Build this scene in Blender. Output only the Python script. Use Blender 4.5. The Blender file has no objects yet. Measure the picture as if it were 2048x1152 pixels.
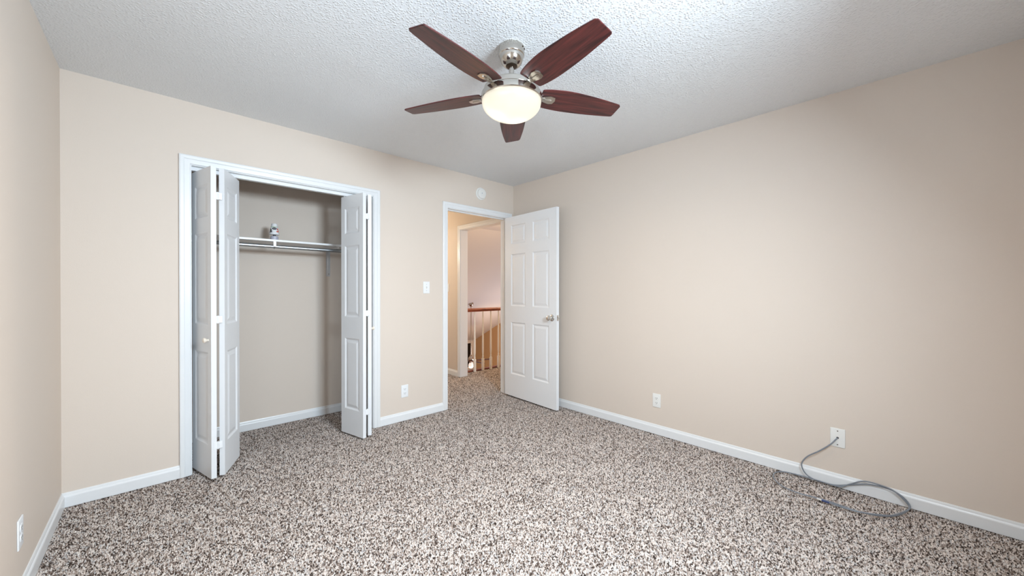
import bpy, bmesh, math, random
import numpy as np
from mathutils import Vector, Matrix

random.seed(7)
scene = bpy.context.scene
COL = scene.collection
PI = math.pi

# ------------------------------------------------------------------ camera
W_IMG, F_PX = 2048.0, 752.09
YAW, PITCH, ROLL = math.radians(43.25046), math.radians(-0.26008), math.radians(0.0595)
CAM_H = 1.21513
fw = Vector((math.sin(YAW) * math.cos(PITCH), math.cos(YAW) * math.cos(PITCH), math.sin(PITCH)))
r0 = Vector((math.cos(YAW), -math.sin(YAW), 0))
u0 = r0.cross(fw)
rt = r0 * math.cos(ROLL) + u0 * math.sin(ROLL)
up = -r0 * math.sin(ROLL) + u0 * math.cos(ROLL)
cd = bpy.data.cameras.new('camera')
cam = bpy.data.objects.new('camera', cd)
COL.objects.link(cam)
cam.matrix_world = Matrix(((rt.x, up.x, -fw.x, 0), (rt.y, up.y, -fw.y, 0), (rt.z, up.z, -fw.z, CAM_H), (0, 0, 0, 1)))
cd.sensor_fit = 'HORIZONTAL'
cd.sensor_width = 36.0
cd.lens = F_PX / W_IMG * 36.0
cd.shift_y = (583.33 - 576.0) / W_IMG
cd.clip_start = 0.02
cd.clip_end = 200
scene.camera = cam

# ------------------------------------------------------------------ world, exposure, lights
world = bpy.data.worlds.new('daylight')
scene.world = world
world.use_nodes = True
bgn = world.node_tree.nodes['Background']
bgn.inputs['Color'].default_value = (0.62, 0.78, 1.0, 1)
bgn.inputs['Strength'].default_value = 1.0

vs = scene.view_settings
vs.view_transform = 'Standard'
vs.look = 'None'
vs.exposure = 0.07
vs.gamma = 1.0
vs.use_curve_mapping = False


def light(name, kind, loc, power, color, size=None, size_y=None, direction=None, radius=None):
    d = bpy.data.lights.new(name, kind)
    d.energy = power
    d.color = color
    if kind == 'AREA':
        d.shape = 'RECTANGLE'
        d.size = size
        d.size_y = size_y
    if radius is not None:
        d.shadow_soft_size = radius
    o = bpy.data.objects.new(name, d)
    COL.objects.link(o)
    o.location = loc
    if direction is not None:
        o.rotation_euler = Vector(direction).to_track_quat('-Z', 'Z').to_euler()
    return o


# key light standing in for a flash, shining through an added opening behind the camera
light('front_key_light', 'AREA', (1.06, -0.528, 1.84), 136, (0.735, 0.88, 1.0), 0.60, 0.56, (-0.22, 1, -0.75))
light('side_fill_light', 'AREA', (-0.455, 0.80, 1.50), 9, (0.78, 0.895, 1.0), 0.90, 1.10, (1, 0, -0.1))  # unseen fill added on the left to lift the ambient light
# unseen fill added to brighten the sloping ceiling; no window is built
light('living_room_fill_light', 'AREA', (9.55, 7.0, -1.3), 135, (0.95, 0.93, 1.0), 2.4, 1.4, (-1, 0.3, 0.9))
# hall and landing ceiling lamps (the lamps hang outside the view)
light('hall_lamp_light', 'POINT', (2.10, 5.35, 1.85), 25, (1.0, 0.87, 0.66), radius=0.08)
light('landing_lamp_light', 'POINT', (4.8, 4.2, 1.95), 54, (1.0, 0.73, 0.46), radius=0.08)

# ------------------------------------------------------------------ room numbers
XL, XR, YB, YF, H = -0.395, 3.065, 3.237, -0.42, 2.44
T = 0.115
YB2 = YB + T                 # far face of the back wall
CL, CR, CH = 0.160, 1.370, 2.030     # closet jamb faces
DL, DR, DH = 2.147, 2.970, 2.046     # entry door jamb faces
HL, HR2, HH = 3.435, 4.300, 2.048    # cased opening in the hall (along Y), clear
YC = 3.925                   # closet back wall face
XC = 1.75                    # closet right wall face
XV, YV, ZV = 9.65, 12.5, -2.7        # living room
SL, YS = 0.5, 5.9            # slope of vault and where it starts


# ------------------------------------------------------------------ materials
def new_mat(name):
    m = bpy.data.materials.new(name)
    m.use_nodes = True
    nt = m.node_tree
    return m, nt, nt.nodes['Principled BSDF']


def plain(name, col, rough=0.5, metal=0.0, spec=0.5, bump=0.0, bscale=200.0, coat=0.0):
    m, nt, b = new_mat(name)
    b.inputs['Base Color'].default_value = (*col, 1)
    b.inputs['Roughness'].default_value = rough
    b.inputs['Metallic'].default_value = metal
    b.inputs['Specular IOR Level'].default_value = spec
    b.inputs['Coat Weight'].default_value = coat
    if bump > 0:
        tc = nt.nodes.new('ShaderNodeTexCoord')
        n = nt.nodes.new('ShaderNodeTexNoise')
        n.inputs['Scale'].default_value = bscale
        n.inputs['Detail'].default_value = 3
        bp = nt.nodes.new('ShaderNodeBump')
        bp.inputs['Strength'].default_value = bump
        bp.inputs['Distance'].default_value = 0.002
        nt.links.new(tc.outputs['Object'], n.inputs['Vector'])
        nt.links.new(n.outputs['Fac'], bp.inputs['Height'])
        nt.links.new(bp.outputs['Normal'], b.inputs['Normal'])
    return m


def ceiling_mat():
    m, nt, b = new_mat('popcorn_ceiling')
    b.inputs['Base Color'].default_value = (0.81, 0.825, 0.84, 1)
    b.inputs['Roughness'].default_value = 0.9
    b.inputs['Specular IOR Level'].default_value = 0.2
    tc = nt.nodes.new('ShaderNodeTexCoord')
    n = nt.nodes.new('ShaderNodeTexVoronoi')
    n.inputs['Scale'].default_value = 95
    n.inputs['Randomness'].default_value = 1.0
    mr = nt.nodes.new('ShaderNodeMapRange')
    mr.interpolation_type = 'SMOOTHSTEP'
    mr.inputs['From Min'].default_value = 0.62
    mr.inputs['From Max'].default_value = 0.05
    nn = nt.nodes.new('ShaderNodeTexNoise')
    nn.inputs['Scale'].default_value = 60
    nn.inputs['Detail'].default_value = 3
    mu = nt.nodes.new('ShaderNodeMath')
    mu.operation = 'MULTIPLY'
    bp = nt.nodes.new('ShaderNodeBump')
    bp.inputs['Strength'].default_value = 0.62
    bp.inputs['Distance'].default_value = 0.0055
    L = nt.links.new
    L(tc.outputs['Object'], n.inputs['Vector'])
    L(tc.outputs['Object'], nn.inputs['Vector'])
    L(n.outputs['Distance'], mr.inputs['Value'])
    L(mr.outputs['Result'], mu.inputs[0])
    L(nn.outputs['Fac'], mu.inputs[1])
    L(mu.outputs[0], bp.inputs['Height'])
    L(bp.outputs['Normal'], b.inputs['Normal'])
    return m


CARPET_RAMP = [(0.0, (0.035, 0.025, 0.021)), (0.16, (0.085, 0.060, 0.049)), (0.30, (0.235, 0.175, 0.145)),
               (0.46, (0.42, 0.345, 0.30)), (0.60, (0.66, 0.565, 0.505)), (0.80, (0.82, 0.73, 0.67)),
               (0.93, (0.40, 0.385, 0.385)), (1.0, (0.80, 0.75, 0.70))]


def fill_ramp(r):
    els = r.color_ramp.elements
    while len(els) > 1:
        els.remove(els[-1])
    els[0].position, els[0].color = CARPET_RAMP[0][0], (*CARPET_RAMP[0][1], 1)
    for p, c in CARPET_RAMP[1:]:
        e = els.new(p)
        e.color = (*c, 1)


def carpet_base_mat():
    m, nt, b = new_mat('carpet_backing')
    b.inputs['Roughness'].default_value = 1.0
    b.inputs['Specular IOR Level'].default_value = 0.05
    tc = nt.nodes.new('ShaderNodeTexCoord')
    v = nt.nodes.new('ShaderNodeTexVoronoi')
    v.inputs['Scale'].default_value = 140
    sx = nt.nodes.new('ShaderNodeSeparateColor')
    r = nt.nodes.new('ShaderNodeValToRGB')
    fill_ramp(r)
    nt.links.new(tc.outputs['Object'], v.inputs['Vector'])
    nt.links.new(v.outputs['Color'], sx.inputs['Color'])
    nt.links.new(sx.outputs[0], r.inputs['Fac'])
    nt.links.new(r.outputs['Color'], b.inputs['Base Color'])
    return m


def pile_mat():
    m, nt, b = new_mat('speckled_carpet_yarn')
    b.inputs['Roughness'].default_value = 0.95
    b.inputs['Specular IOR Level'].default_value = 0.1
    a = nt.nodes.new('ShaderNodeAttribute')
    a.attribute_name = 'yarn'
    r = nt.nodes.new('ShaderNodeValToRGB')
    fill_ramp(r)
    nt.links.new(a.outputs['Fac'], r.inputs['Fac'])
    nt.links.new(r.outputs['Color'], b.inputs['Base Color'])
    return m


def wood_mat(name, dark, mid, scale=(3, 45, 45), rough=0.42, coat=0.10):
    m, nt, b = new_mat(name)
    b.inputs['Roughness'].default_value = rough
    b.inputs['Coat Weight'].default_value = coat
    b.inputs['Coat Roughness'].default_value = 0.18
    tc = nt.nodes.new('ShaderNodeTexCoord')
    mp = nt.nodes.new('ShaderNodeMapping')
    mp.inputs['Scale'].default_value = scale
    n = nt.nodes.new('ShaderNodeTexNoise')
    n.inputs['Scale'].default_value = 1.6
    n.inputs['Detail'].default_value = 8
    n.inputs['Distortion'].default_value = 0.4
    r = nt.nodes.new('ShaderNodeValToRGB')
    r.color_ramp.elements[0].position = 0.33
    r.color_ramp.elements[0].color = (*dark, 1)
    r.color_ramp.elements[1].position = 0.70
    r.color_ramp.elements[1].color = (*mid, 1)
    L = nt.links.new
    L(tc.outputs['Object'], mp.inputs['Vector'])
    L(mp.outputs['Vector'], n.inputs['Vector'])
    L(n.outputs['Fac'], r.inputs['Fac'])
    L(r.outputs['Color'], b.inputs['Base Color'])
    return m


def bowl_mat():
    m = bpy.data.materials.new('frosted_lit_glass')
    m.use_nodes = True
    nt = m.node_tree
    nt.nodes.clear()
    out = nt.nodes.new('ShaderNodeOutputMaterial')
    tr = nt.nodes.new('ShaderNodeBsdfTransparent')
    tr.inputs['Color'].default_value = (1, 0.99, 0.97, 1)
    tl = nt.nodes.new('ShaderNodeBsdfTranslucent')
    tl.inputs['Color'].default_value = (0.82, 0.80, 0.75, 1)
    gl = nt.nodes.new('ShaderNodeBsdfGlossy')
    gl.inputs['Roughness'].default_value = 0.25
    em = nt.nodes.new('ShaderNodeEmission')
    em.inputs['Color'].default_value = (1.0, 0.95, 0.86, 1)
    em.inputs['Strength'].default_value = 0.12
    m1 = nt.nodes.new('ShaderNodeMixShader')
    m1.inputs[0].default_value = 0.30
    m2 = nt.nodes.new('ShaderNodeMixShader')
    m2.inputs[0].default_value = 0.06
    ad = nt.nodes.new('ShaderNodeAddShader')
    L = nt.links.new
    L(tl.outputs[0], m1.inputs[1])
    L(tr.outputs[0], m1.inputs[2])
    L(m1.outputs[0], m2.inputs[1])
    L(gl.outputs[0], m2.inputs[2])
    L(m2.outputs[0], ad.inputs[0])
    L(em.outputs[0], ad.inputs[1])
    L(ad.outputs[0], out.inputs['Surface'])
    return m


def emit_mat(name, col, s):
    m, nt, b = new_mat(name)
    b.inputs['Base Color'].default_value = (*col, 1)
    b.inputs['Emission Color'].default_value = (*col, 1)
    b.inputs['Emission Strength'].default_value = s
    return m


def pane_mat():
    m = bpy.data.materials.new('window_glass')
    m.use_nodes = True
    nt = m.node_tree
    nt.nodes.clear()
    out = nt.nodes.new('ShaderNodeOutputMaterial')
    tr = nt.nodes.new('ShaderNodeBsdfTransparent')
    gl = nt.nodes.new('ShaderNodeBsdfGlossy')
    gl.inputs['Roughness'].default_value = 0.02
    mx = nt.nodes.new('ShaderNodeMixShader')
    mx.inputs[0].default_value = 0.06
    nt.links.new(tr.outputs[0], mx.inputs[1])
    nt.links.new(gl.outputs[0], mx.inputs[2])
    nt.links.new(mx.outputs[0], out.inputs['Surface'])
    return m


M = {
    'wall': plain('tan_wall_paint', (0.708, 0.616, 0.536), 0.62, spec=0.3, bump=0.12, bscale=260),
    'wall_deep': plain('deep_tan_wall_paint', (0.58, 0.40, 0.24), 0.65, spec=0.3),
    'trim': plain('white_trim_paint', (0.795, 0.80, 0.805), 0.32, bump=0.0),
    'door': plain('white_door_paint', (0.80, 0.81, 0.825), 0.36, bump=0.06, bscale=160),
    'ceil': ceiling_mat(),
    'flat_white': plain('flat_white_paint', (0.76, 0.74, 0.73), 0.85, spec=0.2),
    'carpet': carpet_base_mat(),
    'pile': pile_mat(),
    'nickel': plain('brushed_nickel', (0.55, 0.515, 0.47), 0.16, 1.0),
    'nickel_dark': plain('dark_brown_nickel', (0.10, 0.07, 0.05), 0.35, 0.8),  # darker brownish metal for the canopy socket and screws
    'chrome': plain('satin_chrome', (0.70, 0.69, 0.67), 0.18, 1.0),
    'galv': plain('galvanised_steel', (0.50, 0.54, 0.57), 0.32, 1.0),
    'pale_steel': plain('pale_painted_steel', (0.62, 0.62, 0.63), 0.35, 0.3),
    'blade': wood_mat('dark_cherry_blade', (0.024, 0.005, 0.006), (0.125, 0.022, 0.019)),
    'rail': wood_mat('cherry_handrail', (0.12, 0.022, 0.010), (0.32, 0.075, 0.030), (4, 30, 30)),
    'floor_wood': wood_mat('red_brown_floor', (0.10, 0.03, 0.015), (0.22, 0.08, 0.04), (1, 12, 12)),
    'bowl': bowl_mat(),
    'plastic': plain('white_plastic', (0.82, 0.81, 0.78), 0.35),
    'plastic_cool': plain('cool_white_plastic', (0.84, 0.85, 0.86), 0.3),
    'ivory': plain('ivory_plastic', (0.78, 0.72, 0.60), 0.35),
    'wood_knob': plain('pale_cream_knob', (0.80, 0.72, 0.62), 0.35),
    'dark': plain('dark_slot', (0.015, 0.014, 0.013), 0.6),
    'grey_cable': plain('grey_cable_jacket', (0.21, 0.23, 0.26), 0.42),
    'blue_plug': plain('dark_blue_plug', (0.03, 0.05, 0.16), 0.4),
    'pale_tip': plain('pale_plug_tip', (0.75, 0.72, 0.68), 0.3),
    'cream': plain('cream_white_paint', (0.86, 0.84, 0.78), 0.35),
    'lavender': plain('clear_lavender_base', (0.50, 0.50, 0.58), 0.2),
    'label_white': plain('white_label', (0.82, 0.83, 0.84), 0.35),
    'label_black': plain('black_print', (0.02, 0.02, 0.03), 0.4),
    'label_green': plain('green_print', (0.17, 0.36, 0.08), 0.4),
    'label_red': plain('coral_red_print', (0.70, 0.16, 0.11), 0.4),
    'label_grey': plain('pale_grey_print', (0.55, 0.56, 0.60), 0.4),
    'dark_glass': plain('dark_glass', (0.006, 0.006, 0.008), 0.08),
    'pane': pane_mat(),
    'shade_glass': emit_mat('lit_white_shade', (1.0, 0.95, 0.88), 0.55),
}


# ------------------------------------------------------------------ mesh helpers
def box(bm, a, b):
    x0, y0, z0 = a
    x1, y1, z1 = b
    vs_ = [bm.verts.new(c) for c in ((x0, y0, z0), (x1, y0, z0), (x1, y1, z0), (x0, y1, z0),
                                     (x0, y0, z1), (x1, y0, z1), (x1, y1, z1), (x0, y1, z1))]
    for f in ((0, 3, 2, 1), (4, 5, 6, 7), (0, 1, 5, 4), (1, 2, 6, 5), (2, 3, 7, 6), (3, 0, 4, 7)):
        bm.faces.new([vs_[i] for i in f])
    return vs_


def bbox(bm, a, b, r=0.002, seg=2):
    """bevelled box"""
    t = bmesh.new()
    box(t, a, b)
    bmesh.ops.bevel(t, geom=list(t.edges), offset=r, segments=seg, affect='EDGES', profile=0.6)
    merge(bm, t)


def merge(bm, t, mat=None):
    me = bpy.data.meshes.new('tmp')
    t.to_mesh(me)
    t.free()
    if mat is not None:
        me.transform(mat)
    bm.from_mesh(me)
    bpy.data.meshes.remove(me)


def lathe(bm, prof, seg=32, mat=None, cap=True):
    """prof = [(r, z)...] around the z axis"""
    t = bmesh.new()
    rings = []
    for r, z in prof:
        if r < 1e-6:
            rings.append([t.verts.new((0, 0, z))])
        else:
            rings.append([t.verts.new((r * math.cos(2 * PI * k / seg), r * math.sin(2 * PI * k / seg), z)) for k in range(seg)])
    for a, b in zip(rings[:-1], rings[1:]):
        for k in range(seg):
            k2 = (k + 1) % seg
            if len(a) == 1 and len(b) == 1:
                continue
            if len(a) == 1:
                t.faces.new((a[0], b[k], b[k2]))
            elif len(b) == 1:
                t.faces.new((a[k], a[k2], b[0]))
            else:
                t.faces.new((a[k], a[k2], b[k2], b[k]))
    if cap:
        for r in (rings[0], rings[-1]):
            if len(r) > 2:
                t.faces.new(r)
    bmesh.ops.recalc_face_normals(t, faces=t.faces)
    merge(bm, t, mat)


def prism(bm, pts, vec):
    """polygon pts extruded along vec"""
    t = bmesh.new()
    a = [t.verts.new(p) for p in pts]
    b = [t.verts.new(Vector(p) + Vector(vec)) for p in pts]
    t.faces.new(a)
    t.faces.new(b[::-1])
    n = len(a)
    for i in range(n):
        j = (i + 1) % n
        t.faces.new((a[j], a[i], b[i], b[j]))
    bmesh.ops.recalc_face_normals(t, faces=t.faces)
    merge(bm, t)


def catmull(pts, sub=10):
    P = [Vector(p) for p in pts]
    P = [P[0] * 2 - P[1]] + P + [P[-1] * 2 - P[-2]]
    out = []
    for i in range(1, len(P) - 2):
        a, b, c, d = P[i - 1:i + 3]
        for k in range(sub):
            t = k / sub
            out.append(0.5 * ((2 * b) + (c - a) * t + (2 * a - 5 * b + 4 * c - d) * t * t + (3 * b - a - 3 * c + d) * t ** 3))
    out.append(P[-2])
    return out


def tube(bm, pts, r, seg=10):
    t = bmesh.new()
    rings = []
    n = len(pts)
    prev = None
    for i, p in enumerate(pts):
        d = (pts[min(i + 1, n - 1)] - pts[max(i - 1, 0)]).normalized()
        if prev is None:
            a = Vector((0, 0, 1)) if abs(d.z) < 0.9 else Vector((1, 0, 0))
            u = d.cross(a).normalized()
        else:
            u = (prev - d * prev.dot(d)).normalized()
        prev = u
        v = d.cross(u)
        rings.append([t.verts.new(p + u * (r * math.cos(2 * PI * k / seg)) + v * (r * math.sin(2 * PI * k / seg))) for k in range(seg)])
    for a, b in zip(rings[:-1], rings[1:]):
        for k in range(seg):
            k2 = (k + 1) % seg
            t.faces.new((a[k], a[k2], b[k2], b[k]))
    t.faces.new(rings[0])
    t.faces.new(rings[-1])
    bmesh.ops.recalc_face_normals(t, faces=t.faces)
    merge(bm, t)


def obj(name, bm, mat, parent=None, smooth=False, angle=35):
    me = bpy.data.meshes.new(name)
    bm.to_mesh(me)
    bm.free()
    me.materials.append(mat)
    if smooth:
        me.shade_smooth()
        me.set_sharp_from_angle(angle=math.radians(angle))
    o = bpy.data.objects.new(name, me)
    COL.objects.link(o)
    if parent is not None:
        o.parent = parent
    return o


def tag(o, label, cat, group=None, kind=None):
    o['label'] = label
    o['category'] = cat
    if group:
        o['group'] = group
    if kind:
        o['kind'] = kind
    return o


def thing(name, label, cat, loc=(0, 0, 0), rotz=0.0, group=None, kind=None):
    o = bpy.data.objects.new(name, None)
    o.empty_display_size = 0.05
    COL.objects.link(o)
    o.location = loc
    o.rotation_euler = (0, 0, rotz)
    return tag(o, label, cat, group, kind)


def struct(name, bm, mat, label, cat, smooth=False):
    return tag(obj(name, bm, mat, None, smooth), label, cat, None, 'structure')


def copy_tree(o, parent=None):
    c = o.copy()
    COL.objects.link(c)
    c.parent = parent
    for ch in list(o.children):
        copy_tree(ch, c)
    return c


B = bmesh.new

# ------------------------------------------------------------------ structure: shell
bm = B()
box(bm, (XL, YF, -0.12), (XR, YB2, -0.006))
box(bm, (XL, YB2, -0.12), (XC, YC, -0.006))
box(bm, (1.85, YB2, -0.12), (XR, 6.0, -0.006))
box(bm, (XR, HL, -0.12), (XR + T, HR2, -0.006))
box(bm, (XR + T, 3.30, -0.12), (6.5, 4.56, -0.006))
struct('floor', bm, M['carpet'], 'wall-to-wall carpeted floor of bedroom, closet and hall', 'floor')

bm = B()
box(bm, (XL - T, YF - T, H), (XR + T, YB2, H + 0.1))
struct('ceiling', bm, M['ceil'], 'white popcorn textured bedroom ceiling above the fan', 'ceiling')

LY0, LY1, LZ0, LZ1 = 0.30, 1.30, 0.90, 2.10      # opening added for the side fill light, left and out of view
bm = B()
box(bm, (XL - T, YF - T, -0.1), (XL, LY0, H))
box(bm, (XL - T, LY1, -0.1), (XL, YC + 0.1, H))
box(bm, (XL - T, LY0, -0.1), (XL, LY1, LZ0))
box(bm, (XL - T, LY0, LZ1), (XL, LY1, H))
struct('wall_left', bm, M['wall'], 'narrow tan wall at the left edge of the photo', 'wall')

bm = B()
box(bm, (XR, YF - T, -0.1), (XR + T, HL - 0.018, H))
box(bm, (XR, HR2 + 0.018, -0.1), (XR + T, 6.0, H))
box(bm, (XR, HL - 0.018, HH + 0.018), (XR + T, HR2 + 0.018, H))
struct('wall_right', bm, M['wall'], 'long tan wall on the right behind the open white door', 'wall')

bm = B()
box(bm, (XL, YB, -0.1), (CL - 0.018, YB2, H))
box(bm, (CR + 0.018, YB, -0.1), (DL - 0.018, YB2, H))
box(bm, (DR + 0.018, YB, -0.1), (XR, YB2, H))
box(bm, (CL - 0.018, YB, CH + 0.018), (CR + 0.018, YB2, H))
box(bm, (DL - 0.018, YB, DH + 0.018), (DR + 0.018, YB2, H))
struct('wall_back', bm, M['wall'], 'tan back wall holding the closet opening and the doorway', 'wall')

# front wall; its opening is added and sized to shape the key light
WX0, WX1, WZ0, WZ1 = 0.72, 1.37, 1.50, 2.20
bm = B()
box(bm, (XL, YF - T, -0.1), (WX0, YF, H))
box(bm, (WX1, YF - T, -0.1), (XR, YF, H))
box(bm, (WX0, YF - T, -0.1), (WX1, YF, WZ0))
box(bm, (WX0, YF - T, WZ1), (WX1, YF, H))
struct('wall_front', bm, M['wall'], 'tan wall behind the viewpoint with an opening added for the key light', 'wall')

bm = B()
box(bm, (XL, YC, -0.1), (XC, YC + 0.1, H))
struct('wall_closet_back', bm, M['wall'], 'tan wall at the back of the closet behind the shelf', 'wall')
bm = B()
box(bm, (XC, YB2, -0.1), (XC + 0.1, 6.0, H))
struct('wall_closet_right', bm, M['wall'], 'tan partition between the closet and the hall', 'wall')
bm = B()
box(bm, (XL, YB2, H), (XC, YC + 0.1, H + 0.1))
struct('ceiling_closet', bm, M['flat_white'], 'ceiling inside the closet', 'ceiling')

# hall
bm = B()
box(bm, (XC + 0.1, 6.0, -0.1), (XR + T, 6.1, H))
struct('wall_hall_end', bm, M['wall'], 'wall at the far end of the hall', 'wall')
bm = B()
box(bm, (XC, YB2, H), (XR + T, 6.1, H + 0.1))
struct('ceiling_hall', bm, M['flat_white'], 'warm lit ceiling of the hall beyond the doorway', 'ceiling')

# landing and living room beyond the railing
bm = B()
box(bm, (XR + T, 3.20, -0.1), (XV, 3.30, H))
struct('wall_landing', bm, M['wall'], 'wall along the landing hidden beside the hall opening', 'wall')
bm = B()
box(bm, (XR + T, 3.20, H), (XV, YS, H + 0.1))
struct('ceiling_landing', bm, M['flat_white'], 'flat white ceiling over the landing beyond the hall opening', 'ceiling')
bm = B()
zk = H - SL * (YV - YS)
prism(bm, [(XR, YS, H), (XR, YV + 0.1, H - SL * (YV + 0.1 - YS)), (XR, YV + 0.1, H - SL * (YV + 0.1 - YS) + 0.12), (XR, YS, H + 0.12)], (XV - XR + 0.1, 0, 0))
struct('ceiling_vault', bm, M['flat_white'], 'sloping pale ceiling of the living room beyond the stair railing', 'ceiling')
bm = B()
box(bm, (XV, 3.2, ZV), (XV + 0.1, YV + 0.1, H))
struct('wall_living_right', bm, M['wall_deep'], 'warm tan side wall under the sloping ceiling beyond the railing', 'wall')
bm = B()
prism(bm, [(XR, 6.1, ZV), (XR, YV, ZV), (XR, YV, zk), (XR, 6.1, H)], (T, 0, 0))
struct('wall_living_left', bm, M['wall'], 'left side wall of the living room hidden behind the hall', 'wall')
bm = B()
box(bm, (XR, YV, ZV), (XV + 0.1, YV + 0.1, zk))
struct('wall_living_far', bm, M['flat_white'], 'pale low far wall of the living room around the dark window', 'wall')
bm = B()
box(bm, (XR, 4.44, ZV), (XV, 4.54, -0.12))
struct('wall_landing_edge', bm, M['wall'], 'wall below the edge of the landing', 'wall')
bm = B()
box(bm, (XR, 4.42, ZV - 0.1), (XV + 0.1, YV + 0.1, ZV))
struct('floor_living', bm, M['floor_wood'], 'red-brown floor of the living room below the landing', 'floor')

# ------------------------------------------------------------------ trim: jambs, casings, baseboards
CASE = [(0, 0), (0, .008), (.004, .0105), (.018, .0115), (.030, .012), (.034, .0155), (.050, .0165), (.057, .013), (.057, 0)]


def casing(axis, face, sgn, a0, a1, zt, parent=None, name='casing'):
    """U-shaped mitred casing; axis 'x' lies in plane Y=face, 'y' in plane X=face; sgn = direction out of the wall"""
    bm = B()
    st = [(a0, 0, -1, 0), (a0, zt, -1, 1), (a1, zt, 1, 1), (a1, 0, 1, 0)]
    rings = []
    for (a, z, da, dz) in st:
        ring = []
        for w, t in CASE:
            aa, zz, off = a + da * w, z + dz * w, face + sgn * t
            ring.append(bm.verts.new((aa, off, zz) if axis == 'x' else (off, aa, zz)))
        rings.append(ring)
    n = len(CASE)
    for r1, r2 in zip(rings[:-1], rings[1:]):
        for k in range(n):
            k2 = (k + 1) % n
            bm.faces.new((r1[k], r1[k2], r2[k2], r2[k]))
    bm.faces.new(rings[0])
    bm.faces.new(rings[-1])
    bmesh.ops.recalc_face_normals(bm, faces=bm.faces)
    return obj(name, bm, M['trim'], parent)


def empty_struct(name, label, cat):
    return thing(name, label, cat, kind='structure')


t1 = empty_struct('trim_1', 'white casing and jambs framing the closet opening', 'door frame')
casing('x', YB, -1, CL - .005, CR + .005, CH + .005, t1)
bm = B()
box(bm, (CL - 0.018, YB - .001, 0), (CL, YB2, CH))
box(bm, (CR, YB - .001, 0), (CR + 0.018, YB2, CH))
box(bm, (CL - 0.018, YB - .001, CH), (CR + 0.018, YB2, CH + 0.018))
obj('jamb', bm, M['trim'], t1)
bm = B()
box(bm, (CL, YB + 0.040, CH - 0.023), (CR, YB + 0.076, CH))
obj('door_track', bm, M['plastic_cool'], t1)

t2 = empty_struct('trim_2', 'white casing and jambs framing the bedroom doorway', 'door frame')
casing('x', YB, -1, DL - .005, DR + .005, DH + .005, t2)
casing('x', YB2, 1, DL - .005, DR + .005, DH + .005, t2)
bm = B()
box(bm, (DL - 0.018, YB - .001, 0), (DL, YB2, DH))
box(bm, (DR, YB - .001, 0), (DR + 0.018, YB2, DH))
box(bm, (DL - 0.018, YB - .001, DH), (DR + 0.018, YB2, DH + 0.018))
obj('jamb', bm, M['trim'], t2)
bm = B()
box(bm, (DL, YB + .040, 0), (DL + 0.011, YB + .072, DH - .011))
box(bm, (DR - 0.011, YB + .040, 0), (DR, YB + .072, DH - .011))
box(bm, (DL, YB + .040, DH - .011), (DR, YB + .072, DH))
obj('door_stop', bm, M['trim'], t2)
bm = B()
bbox(bm, (DL - .0005, YB + .010, .915), (DL + .0012, YB + .034, .972), .0006, 1)
obj('strike_plate', bm, M['chrome'], t2)['label'] = 'chrome strike plate'

t3 = empty_struct('trim_3', 'white casing around the hall opening in front of the railing', 'door frame')
casing('y', XR, -1, HL - .005, HR2 + .005, HH + .005, t3)
casing('y', XR + T, 1, HL - .005, HR2 + .005, HH + .005, t3)
bm = B()
box(bm, (XR - .001, HL - 0.018, 0), (XR + T + .001, HL, HH))
box(bm, (XR - .001, HR2, 0), (XR + T + .001, HR2 + 0.018, HH))
box(bm, (XR - .001, HL - 0.018, HH), (XR + T + .001, HR2 + 0.018, HH + 0.018))
obj('jamb', bm, M['trim'], t3)

BASE = [(0, 0), (.013, 0), (.013, .056), (.0115, .061), (.0075, .067), (.0062, .074), (.004, .080), (0, .080)]


def baseboard(name, p0, p1, nrm, label):
    bm = B()
    p0, p1, nrm = Vector(p0), Vector(p1), Vector(nrm)
    prism(bm, [Vector((p0.x + nrm.x * t, p0.y + nrm.y * t, z)) for t, z in BASE], (p1.x - p0.x, p1.y - p0.y, 0))
    struct(name, bm, M['trim'], label, 'baseboard')


CW = .062
baseboard('baseboard_left', (XL, YF), (XL, YB - .013), (1, 0), 'white baseboard along the left wall')
baseboard('baseboard_back_left', (XL, YB), (CL - CW, YB), (0, -1), 'white baseboard between left wall and closet casing')
baseboard('baseboard_back_middle', (CR + CW, YB), (DL - CW, YB), (0, -1), 'white baseboard between closet casing and doorway casing')
baseboard('baseboard_right', (XR, YF), (XR, YB), (-1, 0), 'white baseboard along the right wall behind the grey cable')
baseboard('baseboard_front', (XL + .013, YF), (XR - .013, YF), (0, 1), 'white baseboard along the wall behind the viewpoint')
baseboard('baseboard_closet_back', (XL, YC), (XC, YC), (0, -1), 'white baseboard at the back of the closet')
baseboard('baseboard_closet_right', (XC, YB2), (XC, YC - .013), (-1, 0), 'white baseboard at the right end inside the closet')
baseboard('baseboard_hall', (XR, HR2 + CW), (XR, 6.0), (-1, 0), 'short white baseboard in the hall left of the cased opening')

# unseen window added around the key light
w1 = empty_struct('added_window_1', 'small white framed window added around the key light behind the viewpoint', 'window')
bm = B()
for a, b in (((WX0, YF - .10, WZ0), (WX0 + .03, YF - .02, WZ1)), ((WX1 - .03, YF - .10, WZ0), (WX1, YF - .02, WZ1)),
             ((WX0, YF - .10, WZ0), (WX1, YF - .02, WZ0 + .03)), ((WX0, YF - .10, WZ1 - .03), (WX1, YF - .02, WZ1))):
    box(bm, a, b)
obj('window_frame', bm, M['trim'], w1)
bm = B()
box(bm, (WX0 + .03, YF - .045, WZ0 + .03), (WX1 - .03, YF - .041, WZ1 - .03))
obj('window_pane', bm, M['pane'], w1)
bm = B()
bbox(bm, (WX0 - .03, YF - .02, WZ0 - .025), (WX1 + .03, YF + .06, WZ0), .004)
obj('window_sill', bm, M['trim'], w1)

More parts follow.
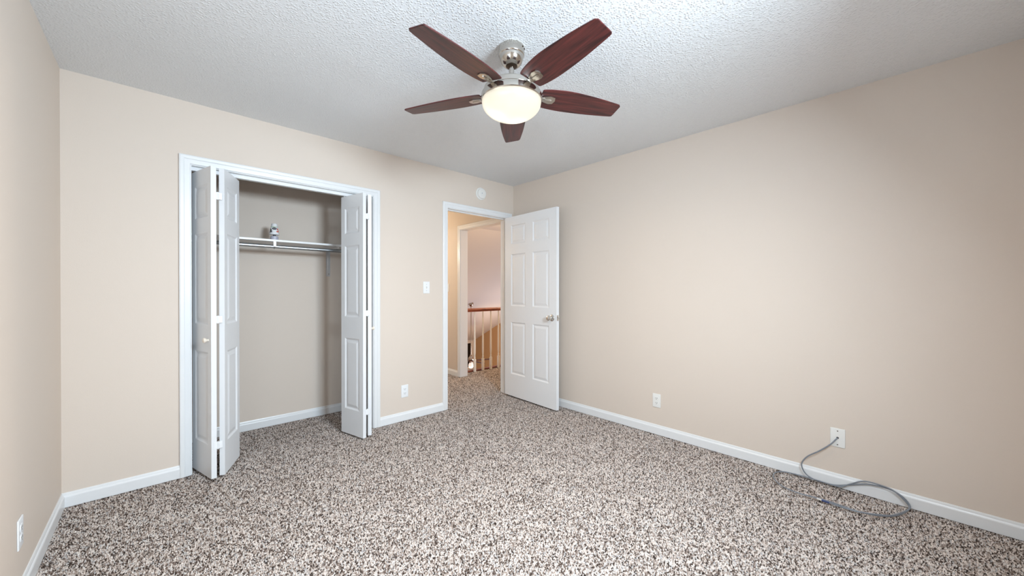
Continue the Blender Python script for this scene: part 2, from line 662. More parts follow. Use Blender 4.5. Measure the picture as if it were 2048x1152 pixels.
w3 = empty_struct('added_window_3', 'white framed window added around the side fill light left of the viewpoint', 'window')  # out of view, added to hold the side fill
bm = B()
for a, b in (((XL - .10, LY0, LZ0), (XL - .02, LY0 + .04, LZ1)), ((XL - .10, LY1 - .04, LZ0), (XL - .02, LY1, LZ1)),
             ((XL - .10, LY0, LZ0), (XL - .02, LY1, LZ0 + .04)), ((XL - .10, LY0, LZ1 - .04), (XL - .02, LY1, LZ1)),
             ((XL - .055, LY0, 1.48), (XL - .02, LY1, 1.52))):
    box(bm, a, b)
obj('window_frame', bm, M['trim'], w3)
bm = B()
box(bm, (XL - .045, LY0 + .04, LZ0 + .04), (XL - .041, LY1 - .04, LZ1 - .04))
obj('window_pane', bm, M['pane'], w3)

# dark window low on the living room's far wall
w2 = empty_struct('window_2', 'small dark window far below beyond the first baluster', 'window')
bm = B()
X0, X1, Z0, Z1 = 8.55, 9.42, -1.95, -0.98
for a, b in (((X0 - .07, YV - .03, Z0 - .07), (X0, YV + .0, Z1 + .07)), ((X1, YV - .03, Z0 - .07), (X1 + .07, YV, Z1 + .07)),
             ((X0, YV - .03, Z0 - .07), (X1, YV, Z0)), ((X0, YV - .03, Z1), (X1, YV, Z1 + .07))):
    box(bm, a, b)
obj('window_frame', bm, M['cream'], w2)
bm = B()
box(bm, (X0, YV - .012, Z0), (X1, YV - .002, Z1))
obj('window_pane', bm, M['dark_glass'], w2)


# ------------------------------------------------------------------ panelled doors
def panel_slab(w, h, t, panels, depth=.0075):
    """slab: u in 0..w (x), v = thickness 0..t (y), z 0..h; panels = [(u0,u1,z0,z1)]"""
    bm = B()
    us = sorted({0, w} | {round(p[0], 4) for p in panels} | {round(p[1], 4) for p in panels})
    zs = sorted({0, h} | {round(p[2], 4) for p in panels} | {round(p[3], 4) for p in panels})
    pset = {(round(p[0], 4), round(p[1], 4), round(p[2], 4), round(p[3], 4)) for p in panels}
    for side in (0, 1):
        Y = (lambda d: d) if side == 0 else (lambda d: t - d)

        def quad(a, b, c, d):
            vv = [bm.verts.new(q) for q in (a, b, c, d)]
            bm.faces.new(vv if side == 0 else vv[::-1])
        for i in range(len(us) - 1):
            for j in range(len(zs) - 1):
                u0_, u1_, z0_, z1_ = us[i], us[i + 1], zs[j], zs[j + 1]
                if (u0_, u1_, z0_, z1_) in pset:
                    rings = [(0, 0), (.003, .0015), (.010, depth * .8), (.014, depth), (.018, depth), (.023, depth * .85), (.040, depth * .25), (.044, depth * .2)]
                    pr = None
                    for ins, d in rings:
                        cur = [(u0_ + ins, Y(d), z0_ + ins), (u1_ - ins, Y(d), z0_ + ins), (u1_ - ins, Y(d), z1_ - ins), (u0_ + ins, Y(d), z1_ - ins)]
                        if pr:
                            for k in range(4):
                                k2 = (k + 1) % 4
                                quad(pr[k], pr[k2], cur[k2], cur[k])
                        pr = cur
                    quad(*pr)
                else:
                    quad((u0_, Y(0), z0_), (u1_, Y(0), z0_), (u1_, Y(0), z1_), (u0_, Y(0), z1_))
    e = .0
    for f in (((0, 0, 0), (0, t, 0), (0, t, h), (0, 0, h)), ((w, 0, 0), (w, 0, h), (w, t, h), (w, t, 0)),
              ((0, 0, 0), (w, 0, 0), (w, t, 0), (0, t, 0)), ((0, 0, h), (0, t, h), (w, t, h), (w, 0, h))):
        bm.faces.new([bm.verts.new(q) for q in f])
    bmesh.ops.remove_doubles(bm, verts=bm.verts, dist=1e-5)
    bmesh.ops.recalc_face_normals(bm, faces=bm.faces)
    return bm


def local_frame(A, Bp, z):
    """matrix: x along A->Bp (horizontal), z up"""
    A, Bp = Vector(A), Vector(Bp)
    d = (Bp - A).normalized()
    ang = math.atan2(d.y, d.x)
    return Matrix.Translation((A.x, A.y, z)) @ Matrix.Rotation(ang, 4, 'Z')


def knob_bm(prof, mat):
    bm = B()
    lathe(bm, prof, 28, mat)
    return bm


# entry door: x runs hinge -> free edge, y = 0 is the face seen in the photo (towards -X), y>0 ... uses local +y = +X side
hx, hy, fx, fy = 2.9225, 3.226, 2.877, 2.414
ang = math.atan2(fy - hy, fx - hx)
door = thing('door_1', 'open white six-panel door standing against the right wall', 'door', (hx, hy, 0.016), ang, kind='structure')
dw, dh, dt = .814, 2.027, .035
pan = [(.112, .352, .845, 1.028), ]
rows = [(.250, .838), (1.018, 1.604), (1.716, 1.930)]
pan = [(u0_, u1_, z0_, z1_) for (u0_, u1_) in ((.110, .352), (.467, .709)) for (z0_, z1_) in rows]
obj('door_slab', panel_slab(dw, dh, dt, pan), M['door'], door)
for s, y0 in ((-1, 0.0), (1, dt)):
    mt = Matrix.Translation((.754, y0, .919)) @ Matrix.Rotation(PI / 2 if s < 0 else -PI / 2, 4, 'X')
    kb = obj('door_knob', knob_bm([(.0, .0), (.033, 0), (.033, .004), (.028, .008), (.014, .010), (.011, .016), (.011, .026), (.017, .030),
                                   (.0255, .038), (.0275, .048), (.0255, .058), (.016, .064), (0, .0655)], mt), M['chrome'], door, True, 40)
    kb['label'] = 'round chrome door knob with rose plate'
bm = B()
bbox(bm, (dw - .0012, .005, .891), (dw + .0010, .030, .948), .0005, 1)
bbox(bm, (dw, .010, .909), (dw + .011, .024, .930), .002, 1)
obj('latch_plate', bm, M['chrome'], door)['label'] = 'chrome latch plate and bolt'
for zz in (.18, .98, 1.80):
    bm = B()
    lathe(bm, [(.006, zz), (.006, zz + .09)], 12, Matrix.Translation((-.004, dt + .004, 0)))
    bbox(bm, (-.0015, .006, zz), (.0005, dt + .002, zz + .09), .0004, 1)
    obj('hinge', bm, M['chrome'], door, True)['label'] = 'chrome hinge'


# bifold closet doors
LW, LH, LT = .2965, 1.984, .029
ROWS = [(.208, .800), (.975, 1.570), (1.668, 1.882)]


def bifold(name, label, front_out, back_out, front_in, back_in, knob_side, outer_first):
    """two leaves given by the front & back of their outward faces (world xy)"""
    t = thing(name, label, 'door', (*((Vector(front_out) + Vector(front_in)) / 2), .014), kind='structure')
    loc = t.location.copy()
    for leafno, (F, Bk, side) in enumerate(((front_out, back_out, outer_first), (front_in, back_in, -outer_first))):
        A, Bp = Vector((*F, 0)), Vector((*Bk, 0))
        d = (Bp - A).normalized()
        # thickness goes away from the outward face
        m = local_frame((A.x, A.y), (Bp.x, Bp.y), 0)
        bm = B()
        slab = panel_slab(LW, LH, LT, [(.050, .2465, a, b) for a, b in ROWS], .0075)
        if side < 0:      # local +y must point to the other side
            bmesh.ops.transform(slab, matrix=Matrix.Scale(-1, 4, (0, 1, 0)), verts=slab.verts)
            bmesh.ops.reverse_faces(slab, faces=slab.faces)
        merge(bm, slab, Matrix.Translation((-loc.x, -loc.y, 0)) @ m)
        leaf = obj('door_leaf', bm, M['door'], t)
        bm = B()
        lathe(bm, [(.0045, LH - .01), (.0045, LH + .016)], 10, Matrix.Translation((-loc.x, -loc.y, 0)) @ m @ Matrix.Translation((LW - .022, side * LT / 2, 0)))
        obj('pivot_pin', bm, M['plastic_cool'], leaf, True)
        if leafno == 0:
            bm = B()
            rot = Matrix.Rotation(PI / 2 * side, 4, 'X')
            lathe(bm, [(.0, 0), (.0085, 0), (.008, .006), (.009, .010), (.0145, .017), (.016, .022), (.0145, .027), (.008, .0305), (0, .0315)], 24,
                  Matrix.Translation((-loc.x, -loc.y, 0)) @ m @ Matrix.Translation((.040, 0, .879)) @ rot)
            obj('door_knob', bm, M['wood_knob'], leaf, True, 40)['label'] = 'small round cream knob'
    # three hinges bridging the two leaves at the front
    fo, fi = Vector((*front_out, 0)), Vector((*front_in, 0))
    dirn = (fi - fo).normalized()
    mid = (fo + fi) / 2
    for zz in (.205, 1.010, 1.800):
        bm = B()
        hm = Matrix.Translation((mid.x - loc.x, mid.y - loc.y, zz)) @ Matrix.Rotation(math.atan2(dirn.y, dirn.x), 4, 'Z')
        tb = B()
        bbox(tb, (-.024, -.0015, -.022), (.024, .0015, .022), .0006, 1)
        merge(bm, tb, hm)
        lathe(bm, [(.0055, -.024), (.0055, -.008)], 12, hm)
        lathe(bm, [(.0055, -.007), (.0055, .007)], 12, hm)
        lathe(bm, [(.0055, .008), (.0055, .024)], 12, hm)
        obj('hinge', bm, M['plastic_cool'], t, True)
    return t


def along(F, ref, L=LW):
    F, ref = Vector(F), Vector(ref)
    return tuple(F + (ref - F).normalized() * L)


# left pair: leaf A (outward = left face), leaf B (outward = right face)
Af = (.2425, 3.0325)
Ab = along(Af, (.1760, 3.2830))
Bf = (.3130, 3.0500)
Bb = along(Bf, (.4060, 3.2750))
bifold('door_2', 'left white bifold closet door folded open with cream knob', Af, Ab, Bf, Bb, 1, -1)
# right pair: outward of D is the right face, outward of C the left face
Cf = (1.2010, 3.0280)
Cb = along(Cf, (1.1330, 3.3100))
Df = (1.2830, 3.0560)
Db = along(Df, (1.3480, 3.3400))
bifold('door_3', 'right white bifold closet door folded open beside the casing', Df, Db, Cf, Cb, 1, 1)


# ------------------------------------------------------------------ ceiling fan
FX, FY = 1.305, 1.392
fan = thing('ceiling_fan', 'nickel ceiling fan with five cherry blades and lit frosted bowl', 'ceiling fan', (FX, FY, H))
zl = lambda z: z - H
bm = B()
lathe(bm, [(.0, 0), (.064, 0), (.0655, -.006), (.0655, -.040), (.064, -.043), (.0615, -.046), (.060, -.055), (.053, -.075), (.040, -.090), (.030, -.094), (.030, -.090), (0, -.088)], 48)
canopy = obj('canopy', bm, M['nickel'], fan, True, 30)
bm = B()
lathe(bm, [(.028, -.089), (.028, -.0965), (.018, -.1005), (.0, -.1005)], 32)
obj('canopy_socket', bm, M['nickel_dark'], canopy, True)
for a in (math.radians(-75), math.radians(-55)):
    bm = B()
    lathe(bm, [(0, 0), (.004, 0), (.004, .0025), (0, .003)], 10, Matrix.Translation((.0655 * math.cos(a), .0655 * math.sin(a), -.014)) @ Matrix.Rotation(a, 4, 'Z') @ Matrix.Rotation(PI / 2, 4, 'Y'))
    obj('canopy_screw', bm, M['nickel_dark'], canopy, True)
bm = B()
lathe(bm, [(.0125, -.085), (.0125, -.205)], 24)
obj('downrod', bm, M['nickel'], fan, True)
bm = B()
lathe(bm, [(0, -.165), (.020, -.166), (.024, -.172), (.026, -.186), (.040, -.192), (.085, -.196), (.118, -.200), (.134, -.205), (.139, -.211),
           (.140, -.232), (.137, -.236), (.146, -.238), (.1525, -.242), (.154, -.247), (.154, -.268), (.151, -.272), (.10, -.272), (0, -.272)], 64)
obj('motor_housing', bm, M['nickel'], fan, True, 25)
bm = B()
lathe(bm, [(0, -.2715), (.138, -.2715), (.138, -.2735), (0, -.2735)], 40)
obj('lamp_plate', bm, M['flat_white'], fan)
bm = B()
pr = [(.1495, -.2725)]
for k in range(1, 17):
    a = k / 16 * PI / 2
    pr.append((.1495 * math.cos(a), -.2725 - .006 * min(1, k / 2) - .084 * math.sin(a)))
pr[-1] = (0, pr[-1][1])
inner = [(max(r - .004, 0), z + .004) for r, z in pr][::-1]
inner[0] = (0, inner[0][1])
inner[-1] = (.1455, -.2725)
lathe(bm, pr + inner, 64, cap=False)
obj('light_bowl', bm, M['bowl'], fan, True, 60)['label'] = 'lit frosted white glass bowl'
# the two bulbs inside the bowl
for k, (dx, dy) in enumerate(((-.052, .040), (.055, .012))):
    light('fan_bulb_light', 'POINT', (FX + dx, FY + dy, H - .330), 0.13, (1.0, 0.91, 0.76), radius=0.022)

lamp = light('fan_bowl_light', 'AREA', (FX, FY, H - .368), 10, (1.0, 0.78, 0.55), 0.24, 0.24, (0, 0, -1))
lamp.data.shape = 'DISK'

SIDE_P = [(.152, .058), (.160, .065), (.205, .073), (.27, .0785), (.33, .0790), (.40, .0770), (.47, .0730), (.54, .0670), (.585, .0622), (.597, .0600)]
SIDE_N = [(.152, -.054), (.160, -.060), (.205, -.069), (.27, -.0745), (.33, -.0735), (.40, -.0670), (.47, -.0585), (.54, -.0475), (.590, -.0385), (.601, -.0345)]
up_ = [(p.x, p.y) for p in catmull([(x, y, 0) for x, y in SIDE_P], 5)]
dn_ = [(p.x, p.y) for p in catmull([(x, y, 0) for x, y in SIDE_N], 5)]
OUT = up_ + [(.6025, .0555), (.6045, .04), (.6065, 0.0), (.6080, -.026)] + dn_[::-1]
PHI = math.radians(-11)
first_blade = None
for k in range(5):
    a = math.radians(45.0 + 72 * k)
    # local x along the radius, y across, pitched about x
    if first_blade is None:
        bm = B()
        prism(bm, [(x, y, -.003) for x, y in OUT], (0, 0, .006))
        bmesh.ops.bevel(bm, geom=[e for e in bm.edges if abs(e.verts[0].co.z - e.verts[1].co.z) < 1e-6 and e.is_boundary is False and len(e.link_faces) == 2
                                  and abs(e.link_faces[0].normal.z - e.link_faces[1].normal.z) > .5], offset=.0012, segments=2, affect='EDGES')
        bl = obj('blade', bm, M['blade'], fan)
        bm = B()
        # bracket plate under the blade: hexagonal with a raised middle
        poly = [(.166, -.017), (.166, .017), (.205, .029), (.228, .024), (.236, 0), (.228, -.024), (.205, -.029)]
        prism(bm, [(x, y, -.0085) for x, y in poly], (0, 0, .0055))
        prism(bm, [(.172, -.008, -.0125), (.172, .008, -.0125), (.214, .006, -.0125), (.218, 0, -.0125), (.214, -.006, -.0125)], (0, 0, .004))
        prism(bm, [(.118, -.011, -.010), (.118, .011, -.010), (.175, .014, -.012), (.175, -.014, -.012)], (0, 0, .007))
        bmesh.ops.bevel(bm, geom=list(bm.edges), offset=.0014, segments=2, affect='EDGES')
        br = obj('blade_bracket', bm, M['nickel'], bl)
        br['label'] = 'brushed nickel blade bracket'
        first_blade = bl
    else:
        bl = first_blade.copy()
        COL.objects.link(bl)
        br = first_blade.children[0].copy()
        COL.objects.link(br)
        br.parent = bl
    bl.location = (0, 0, zl(2.210))
    bl.rotation_mode = 'XYZ'
    bl.rotation_euler = (PHI, 0, a)
    bl.parent = fan


# ------------------------------------------------------------------ wall plates
def wall_frame(pos, nrm):
    """local x right along the wall, y out of the wall, z up"""
    n = Vector((*nrm, 0)).normalized()
    ang = math.atan2(n.y, n.x) - PI / 2
    return ang


def plate_bm(w=.070, h=.115, t=.0055):
    bm = B()
    bbox(bm, (-w / 2, 0, -h / 2), (w / 2, t, h / 2), .003, 3)
    return bm


def screw(parent, z, mat, y=.0052):
    bm = B()
    lathe(bm, [(0, 0), (.0034, 0), (.003, .0012), (0, .0016)], 14, Matrix.Translation((0, y, z)) @ Matrix.Rotation(-PI / 2, 4, 'X'))
    return obj('screw', bm, mat, parent, True)


def outlet(label, pos, nrm, group=None, mat='plastic'):
    t = thing('wall_outlet', label, 'outlet', pos, wall_frame(pos, nrm), group)
    obj('cover_plate', plate_bm(), M[mat], t, True, 40)
    screw(t, 0, M[mat])
    for s in (1, -1):
        bm = B()
        pts = []
        for k in range(28):
            a = 2 * PI * k / 28
            x = .0172 * math.cos(a)
            z = max(-.0135, min(.0135, .0172 * math.sin(a)))
            pts.append((x, .004, s * .0196 + z))
        prism(bm, pts, (0, .0035, 0))
        rc = obj('receptacle', bm, M[mat], t)
        bm = B()
        for x, hh in ((-.0064, .0085), (.0064, .0065)):
            box(bm, (x - .0014, .0068, s * .0196 + .002 - hh / 2), (x + .0014, .0078, s * .0196 + .002 + hh / 2))
        lathe(bm, [(0, 0), (.0026, 0), (.0026, .001), (0, .001)], 12, Matrix.Translation((0, .0068, s * .0196 - .0075)) @ Matrix.Rotation(-PI / 2, 4, 'X'))
        obj('outlet_slots', bm, M['dark'], rc)
    return t


def switch(label, pos, nrm, mat='plastic_cool'):
    t = thing('light_switch', label, 'light switch', pos, wall_frame(pos, nrm))
    obj('switch_plate', plate_bm(), M[mat], t, True, 40)
    screw(t, .030, M['galv'])
    screw(t, -.030, M['galv'])
    bm = B()
    box(bm, (-.0052, .005, -.0122), (.0052, .0061, .0122))
    obj('toggle_slot', bm, M['ivory'], t)
    bm = B()
    prism(bm, [(-.004, .0055, -.006), (-.004, .0055, .008), (-.004, .016, .0115), (-.004, .0165, .006)], (.008, 0, 0))
    obj('toggle', bm, M[mat], t)
    return t


outlet('white outlet low on the back wall between closet and doorway', (1.671, YB, .272), (0, -1), None, 'plastic_cool')
outlet('white outlet on the long right wall nearest the open door', (XR, 1.4725, .283), (-1, 0))
outlet('white outlet low on the left wall at the photo edge', (XL, 2.365, .272), (1, 0), None, 'plastic_cool')
switch('white light switch on the back wall left of the doorway', (1.900, YB, 1.238), (0, -1))
switch('switch on the hall wall seen through the doorway', (XR, 4.62, 1.247), (-1, 0), 'plastic')

cp = thing('cable_wall_plate', 'blank white wall plate with the grey cable coming out', 'wall plate', (XR, .311, .302), wall_frame(None, (-1, 0)))
obj('cover_plate', plate_bm(.071, .116), M['plastic'], cp, True, 40)
screw(cp, .042, M['nickel_dark'])
screw(cp, -.042, M['nickel_dark'])
bm = B()
lathe(bm, [(0, 0), (.0062, 0), (.0062, .0012), (0, .0014)], 18, Matrix.Translation((0, .0050, .0)) @ Matrix.Rotation(-PI / 2, 4, 'X'))
obj('cable_hole', bm, M['dark'], cp)

# grey cable: out of the plate, down to the carpet, one and a half loops
CPTS = [(3.062, .311, .302), (3.050, .318, .293), (3.034, .344, .257), (3.024, .396, .204), (3.022, .448, .158), (3.020, .475, .118), (3.022, .482, .080),
        (3.028, .462, .036), (3.026, .424, .017), (3.022, .379, .015), (3.034, .312, .017), (3.042, .236, .047), (3.042, .180, .070), (3.040, .132, .080),
        (3.038, .076, .079), (3.034, .030, .058), (3.030, .004, .026), (2.985, .006, .017), (2.880, .042, .015), (2.816, .086, .015), (2.778, .144, .015),
        (2.763, .205, .015), (2.769, .262, .015), (2.775, .323, .015), (2.767, .386, .015), (2.758, .452, .015), (2.771, .518, .015), (2.814, .570, .015),
        (2.881, .606, .015), (2.955, .610, .015), (3.006, .578, .015), (3.024, .527, .015), (3.028, .453, .016), (3.020, .385, .018), (3.024, .300, .017),
        (3.040, .249, .046), (3.041, .191, .084), (3.036, .124, .090), (3.030, .065, .080), (3.026, .020, .042), (3.016, .004, .016), (2.930, .024, .019),
        (2.838, .066, .020), (2.791, .118, .020), (2.757, .196, .016), (2.752, .262, .015), (2.757, .318, .015)]
cable = thing('cable', 'thin grey cable looping from wall plate onto the carpet', 'cable', (2.9, .3, 0))
off = Vector((2.9, .3, 0))
bm = B()
tube(bm, [p - off for p in catmull(CPTS, 8)], .0038, 10)
obj('cable_jacket', bm, M['grey_cable'], cable, True, 60)
e0, e1 = Vector(CPTS[-1]) - off, (Vector(CPTS[-1]) - Vector(CPTS[-2])).normalized()
bm = B()
tube(bm, [e0 - e1 * .004, e0 + e1 * .030], .0052, 12)
obj('plug_boot', bm, M['blue_plug'], cable, True)['label'] = 'dark blue plug boot'
bm = B()
tube(bm, [e0 + e1 * .0295, e0 + e1 * .052], .0044, 12)
obj('plug_tip', bm, M['pale_tip'], cable, True)['label'] = 'pale plug tip'

# smoke detector above the doorway
sd = thing('smoke_detector', 'round white smoke detector on the wall above the doorway', 'smoke detector', (2.572, YB, 2.266), wall_frame(None, (0, -1)))
RX = Matrix.Rotation(-PI / 2, 4, 'X')
bm = B()
lathe(bm, [(0, 0), (.067, 0), (.067, .006), (.064, .009), (.056, .0095), (0, .0095)], 48, RX)
obj('base_plate', bm, M['plastic'], sd, True)
bm = B()
lathe(bm, [(.055, .009), (.056, .022), (.053, .030), (.044, .034), (.030, .0355), (.0, .036)], 48, RX)
cov = obj('cover', bm, M['plastic'], sd, True)
bm = B()
lathe(bm, [(0, 0), (.007, 0), (.007, .002), (0, .0022)], 18, Matrix.Translation((.006, .0348, .000)) @ RX)
obj('test_button', bm, M['label_grey'], cov, True)
bm = B()
for k in range(5):
    a = math.radians(-50 + 25 * k)
    box(bm, (-.030 + .010 * math.cos(a) - .0012 - .006, .0335, .010 * math.sin(a) - .0016), (-.030 + .010 * math.cos(a) + .0012 - .006, .0355, .010 * math.sin(a) + .0016))
obj('sounder_slots', bm, M['label_grey'], cov)

# ------------------------------------------------------------------ closet shelf, rod, brackets
bm = B()
bbox(bm, (XL + .002, 3.620, 1.615), (XC - .002, YC - .001, 1.632), .002)
tag(obj('closet_shelf', bm, M['trim']), 'long white closet shelf on the back wall above the rod', 'shelf')
bm = B()
lathe(bm, [(.0155, 0), (.0155, XC - XL - .004)], 24, Matrix.Translation((XL + .002, 3.612, 1.5715)) @ Matrix.Rotation(PI / 2, 4, 'Y'))
tag(obj('closet_rod', bm, M['galv'], None, True), 'round steel hanging rod under the closet shelf', 'closet rod')


def bracket(x, label):
    t = thing('shelf_bracket', label, 'bracket', (x, YC, 1.615), 0)
    bm = B()
    bbox(bm, (-.019, -.004, -.268), (.019, 0, -.001), .001, 1)
    bbox(bm, (-.012, -.010, -.262), (.012, -.003, -.004), .003, 2)
    obj('wall_leg', bm, M['pale_steel'], t, True)
    bm = B()
    bbox(bm, (-.019, -.300, -.0055), (.019, 0, -.001), .001, 1)
    bbox(bm, (-.008, -.290, -.022), (.008, -.006, -.005), .003, 2)
    obj('shelf_arm', bm, M['flat_white'], t, True)
    bm = B()
    lathe(bm, [(0, 0), (.004, 0), (.003, .002), (0, .0025)], 12, Matrix.Translation((.004, -.010, -.246)) @ Matrix.Rotation(PI / 2, 4, 'X'))
    obj('screw', bm, M['nickel_dark'], t, True)
    return t


bracket(1.214, 'pale steel shelf bracket on the right of the closet back wall')

hk = thing('rod_hook', 'small white hook hanging from shelf and holding the rod', 'hook', (.700, 3.630, 1.615))
bm = B()
bbox(bm, (-.010, -.030, -.004), (.010, .010, -.0005), .001, 1)
bbox(bm, (-.010, -.0375, -.046), (.010, -.0345, -.0005), .0012, 1)
obj('hook_strap', bm, M['plastic_cool'], hk, True)
bm = B()
pts = [Vector((0, -.018 + .0190 * math.cos(a), -.0435 + .0190 * math.sin(a))) for a in [math.radians(180 + 12 * k) for k in range(13)]]
tube(bm, pts, .0025, 8)
obj('hook_cradle', bm, M['galv'], hk, True)

# cone air freshener standing on the shelf
AX, AY, AZ = .715, 3.690, 1.632
af = thing('air_freshener', 'small cone air freshener with colourful label on the closet shelf', 'air freshener', (AX, AY, AZ))
bm = B()
lathe(bm, [(0, 0), (.029, 0), (.0305, .002), (.0295, .030), (.024, .035), (.012, .037), (0, .037)], 36)
obj('base_cup', bm, M['lavender'], af, True)
bm = B()
lathe(bm, [(.0115, .036), (.0115, .050)], 20)
obj('neck', bm, M['label_black'], af, True)
cone_r = lambda z: .0365 - (z - .046) / (.138 - .046) * (.0365 - .0215)
bm = B()
lathe(bm, [(0, .046), (.034, .046), (cone_r(.048), .048), (cone_r(.134), .134), (.019, .139), (0, .1395)], 48)
shell = obj('cone_shell', bm, M['label_white'], af, True)
face_dir = math.atan2(-AY, -AX)      # label faces the room


def patch(name, mat, poly, z_off=.0005):
    """poly = [(angle offset deg, z)] conformed to the cone"""
    bm = B()
    c = (sum(p[0] for p in poly) / len(poly), sum(p[1] for p in poly) / len(poly))

    def pt(a, z, o):
        r = cone_r(z) + o
        aa = face_dir + math.radians(a)
        return bm.verts.new((r * math.cos(aa), r * math.sin(aa), z))
    n = len(poly)
    rings = []
    for s in (1.0, .6, .25):
        rings.append([pt(c[0] + (a - c[0]) * s, c[1] + (z - c[1]) * s, z_off) for a, z in poly])
    cen = pt(c[0], c[1], z_off)
    for r1, r2 in zip(rings[:-1], rings[1:]):
        for i in range(n):
            j = (i + 1) % n
            bm.faces.new((r1[i], r1[j], r2[j], r2[i]))
    for i in range(n):
        bm.faces.new((rings[-1][i], rings[-1][(i + 1) % n], cen))
    low = [pt(a, z, -.001) for a, z in poly]
    for i in range(n):
        j = (i + 1) % n
        bm.faces.new((low[i], low[j], rings[0][j], rings[0][i]))
    bmesh.ops.recalc_face_normals(bm, faces=bm.faces)
    return obj(name, bm, M[mat], shell, True)


ell = lambda a0, z0, ra, rz, n=24: [(a0 + ra * math.cos(2 * PI * k / n), z0 + rz * math.sin(2 * PI * k / n)) for k in range(n)]
band = [(a, .1085) for a in range(-70, 71, 10)] + [(a, .1125) for a in range(70, -71, -10)]
patch('green_band', 'label_green', band)
patch('logo_oval', 'label_black', ell(2, .096, 34, .0100), .0010)
patch('logo_lettering', 'label_grey', [(-18, .0945), (22, .0945), (22, .0985), (-18, .0985)], .0015)
for a, z, ra, rz in ((-52, .080, 15, .010), (-40, .068, 12, .005), (-64, .092, 9, .006), (-62, .066, 10, .004)):
    patch('dark_leaf_print', 'label_black', ell(a, z, ra, rz, 14), .0007)
for a, z, ra, rz in ((52, .092, 13, .009), (44, .072, 20, .006), (66, .076, 10, .008)):
    patch('red_fruit_print', 'label_red', ell(a, z, ra, rz, 14), .0007)

# ------------------------------------------------------------------ railing on the landing
RY = 4.455
rail = thing('stair_railing', 'landing railing with cherry handrail and white turned balusters', 'railing', (3.2, RY, 0))
bm = B()
prof = [(-.030, .892), (-.030, .905), (-.034, .912), (-.034, .928), (-.024, .940), (0, .944), (.024, .940), (.034, .928), (.034, .912), (.030, .905), (.030, .892)]
prism(bm, [(0, y, z) for y, z in prof], (3.0, 0, 0))
obj('handrail', bm, M['rail'], rail, True, 50)['label'] = 'cherry red wooden handrail'
bm = B()
bbox(bm, (0, .017, 0), (3.0, .075, .016), .003)
obj('base_rail', bm, M['rail'], rail)['label'] = 'cherry red wooden base rail'
bal0 = None
for k in range(-1, 18):
    x = 3.430 + .156 * k - 3.2
    if x < .03:
        continue
    if bal0 is None:
        bm = B()
        bbox(bm, (-.0155, -.0155, -.004), (.0155, .0155, .180), .002)
        lathe(bm, [(.0150, .184), (.0125, .192), (.0105, .197), (.0135, .203), (.0145, .208), (.0135, .213), (.0098, .220), (.0105, .235),
                   (.0140, .275), (.0150, .330), (.0146, .42), (.0125, .60), (.0100, .78), (.0085, .893)], 20)
        bal0 = obj('baluster', bm, M['cream'], rail, True, 40)
        b = bal0
    else:
        b = bal0.copy()
        COL.objects.link(b)
    b.location = (x, 0, 0)

# ------------------------------------------------------------------ fan hanging in the living room
LFX, LFY = 6.93, 9.187
zc = H - SL * (LFY - YS)
lf = thing('ceiling_fan', 'distant nickel ceiling fan on a long rod seen past the railing', 'ceiling fan', (LFX, LFY, zc))
bm = B()
lathe(bm, [(0, .045), (.072, .045), (.074, .0), (.066, -.035), (.045, -.075), (.02, -.09), (0, -.09)], 28)
obj('canopy', bm, M['nickel'], lf, True)
bm = B()
lathe(bm, [(.013, -.08), (.013, -1.60)], 14)
obj('downrod', bm, M['nickel'], lf, True)
bm = B()
lathe(bm, [(0, -1.55), (.03, -1.555), (.036, -1.60), (.070, -1.635), (.082, -1.66), (.082, -1.72), (.066, -1.75), (.045, -1.77), (.040, -1.80), (0, -1.80)], 28)
obj('motor_housing', bm, M['nickel'], lf, True)
bm = B()
lathe(bm, [(.04, -1.79), (.060, -1.82), (.078, -1.87), (.075, -1.915), (.05, -1.95), (0, -1.965)], 28)
obj('light_shade', bm, M['shade_glass'], lf, True)
fb = None
for k in range(5):
    a = math.radians(-20 + 72 * k)
    if fb is None:
        bm = B()
        prism(bm, [(.07, -.02, 0), (.07, .02, 0), (.20, .042, 0), (.62, .050, 0), (.65, .04, 0), (.65, -.04, 0), (.62, -.050, 0), (.20, -.042, 0)], (0, 0, .008))
        fb = obj('blade', bm, M['blade'], lf)
        b = fb
    else:
        b = fb.copy()
        COL.objects.link(b)
    b.location = (0, 0, -1.735)
    b.rotation_euler = (math.radians(10), 0, a)

light('distant_fan_light', 'POINT', (LFX, LFY, zc - 2.05), 110, (1.0, 0.66, 0.36), radius=0.08)

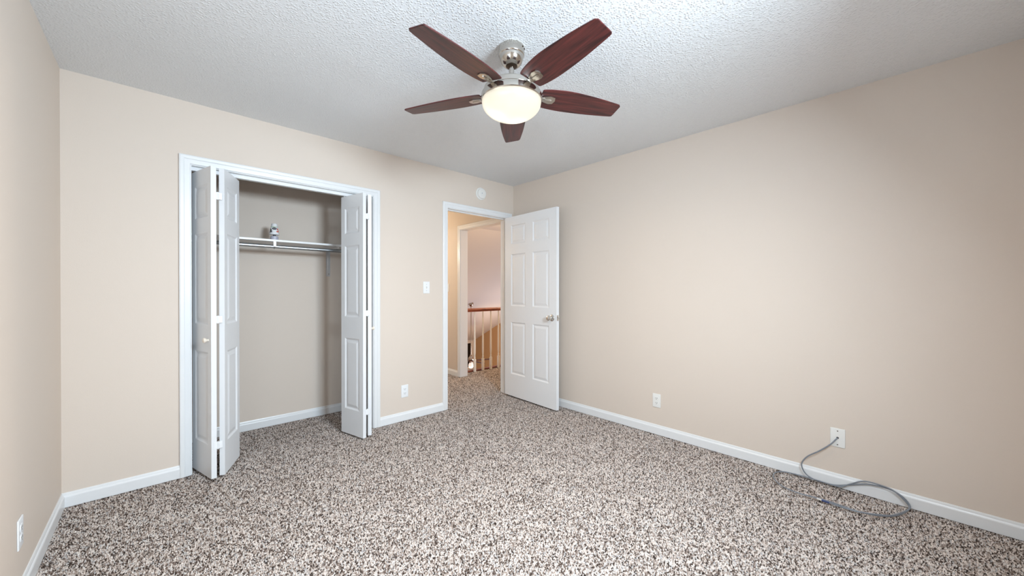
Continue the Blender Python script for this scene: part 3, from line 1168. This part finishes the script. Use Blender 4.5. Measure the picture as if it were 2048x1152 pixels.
# ------------------------------------------------------------------ carpet pile
def carpet_pile(regions, label, seed):
    rng = np.random.default_rng(seed)
    P = []
    sp = .0072
    for x0, x1, y0, y1 in regions:
        nx, ny = max(1, int((x1 - x0) / sp)), max(1, int((y1 - y0) / sp))
        gx, gy = np.meshgrid((np.arange(nx) + .5) / nx * (x1 - x0) + x0, (np.arange(ny) + .5) / ny * (y1 - y0) + y0)
        P.append(np.stack([gx.ravel(), gy.ravel()], 1) + rng.uniform(-.0026, .0026, (nx * ny, 2)))
    P = np.concatenate(P)
    # room left for the thin-skinned trims the pile would otherwise pierce
    n = len(P)
    hgt = rng.uniform(.004, .0105, n)
    half = rng.uniform(.0030, .0046, n)
    rot = rng.uniform(0, PI / 2, n)
    lean = rng.normal(0, .0026, (n, 2))
    V = np.zeros((n, 5, 3), np.float32)
    for k in range(4):
        a = rot + k * PI / 2
        V[:, k, 0] = P[:, 0] + half * np.cos(a)
        V[:, k, 1] = P[:, 1] + half * np.sin(a)
        V[:, k, 2] = -.0062
    V[:, 4, 0] = P[:, 0] + lean[:, 0]
    V[:, 4, 1] = P[:, 1] + lean[:, 1]
    V[:, 4, 2] = -.0062 + hgt
    idx = (np.arange(n) * 5)[:, None, None]
    tri = np.array([[0, 1, 4], [1, 2, 4], [2, 3, 4], [3, 0, 4]])[None]
    F = (idx + tri).reshape(-1).astype(np.int32)
    me = bpy.data.meshes.new('carpet_pile')
    me.vertices.add(n * 5)
    me.vertices.foreach_set('co', V.reshape(-1))
    nf = n * 4
    me.loops.add(nf * 3)
    me.loops.foreach_set('vertex_index', F)
    me.polygons.add(nf)
    me.polygons.foreach_set('loop_start', np.arange(0, nf * 3, 3, dtype=np.int32))
    at = me.attributes.new('yarn', 'FLOAT', 'POINT')
    at.data.foreach_set('value', np.repeat(rng.uniform(0, 1, n), 5).astype(np.float32))
    me.update()
    me.validate()
    me.shade_smooth()
    me.materials.append(M['pile'])
    o = bpy.data.objects.new('carpet_pile', me)
    COL.objects.link(o)
    tag(o, label, 'carpet', None, 'stuff')


carpet_pile([(XL + .012, XR - .012, YF + .014, YB - .012), (CL + .002, CR - .002, YB - .012, YB2), (XL, XC - .012, YB2, YC - .012),
             (DL + .002, DR - .002, YB - .012, YB2), (1.862, XR - .012, YB2, 5.2)],
            'speckled brown and cream carpet pile of the bedroom, closet and hall floor', 11)
carpet_pile([(XR - .006, XR + T + .002, HL + .002, HR2 - .002), (XR + T + .002, 5.2, 3.31, 4.434)],
            'warm lit speckled carpet pile on the landing before the railing', 13)
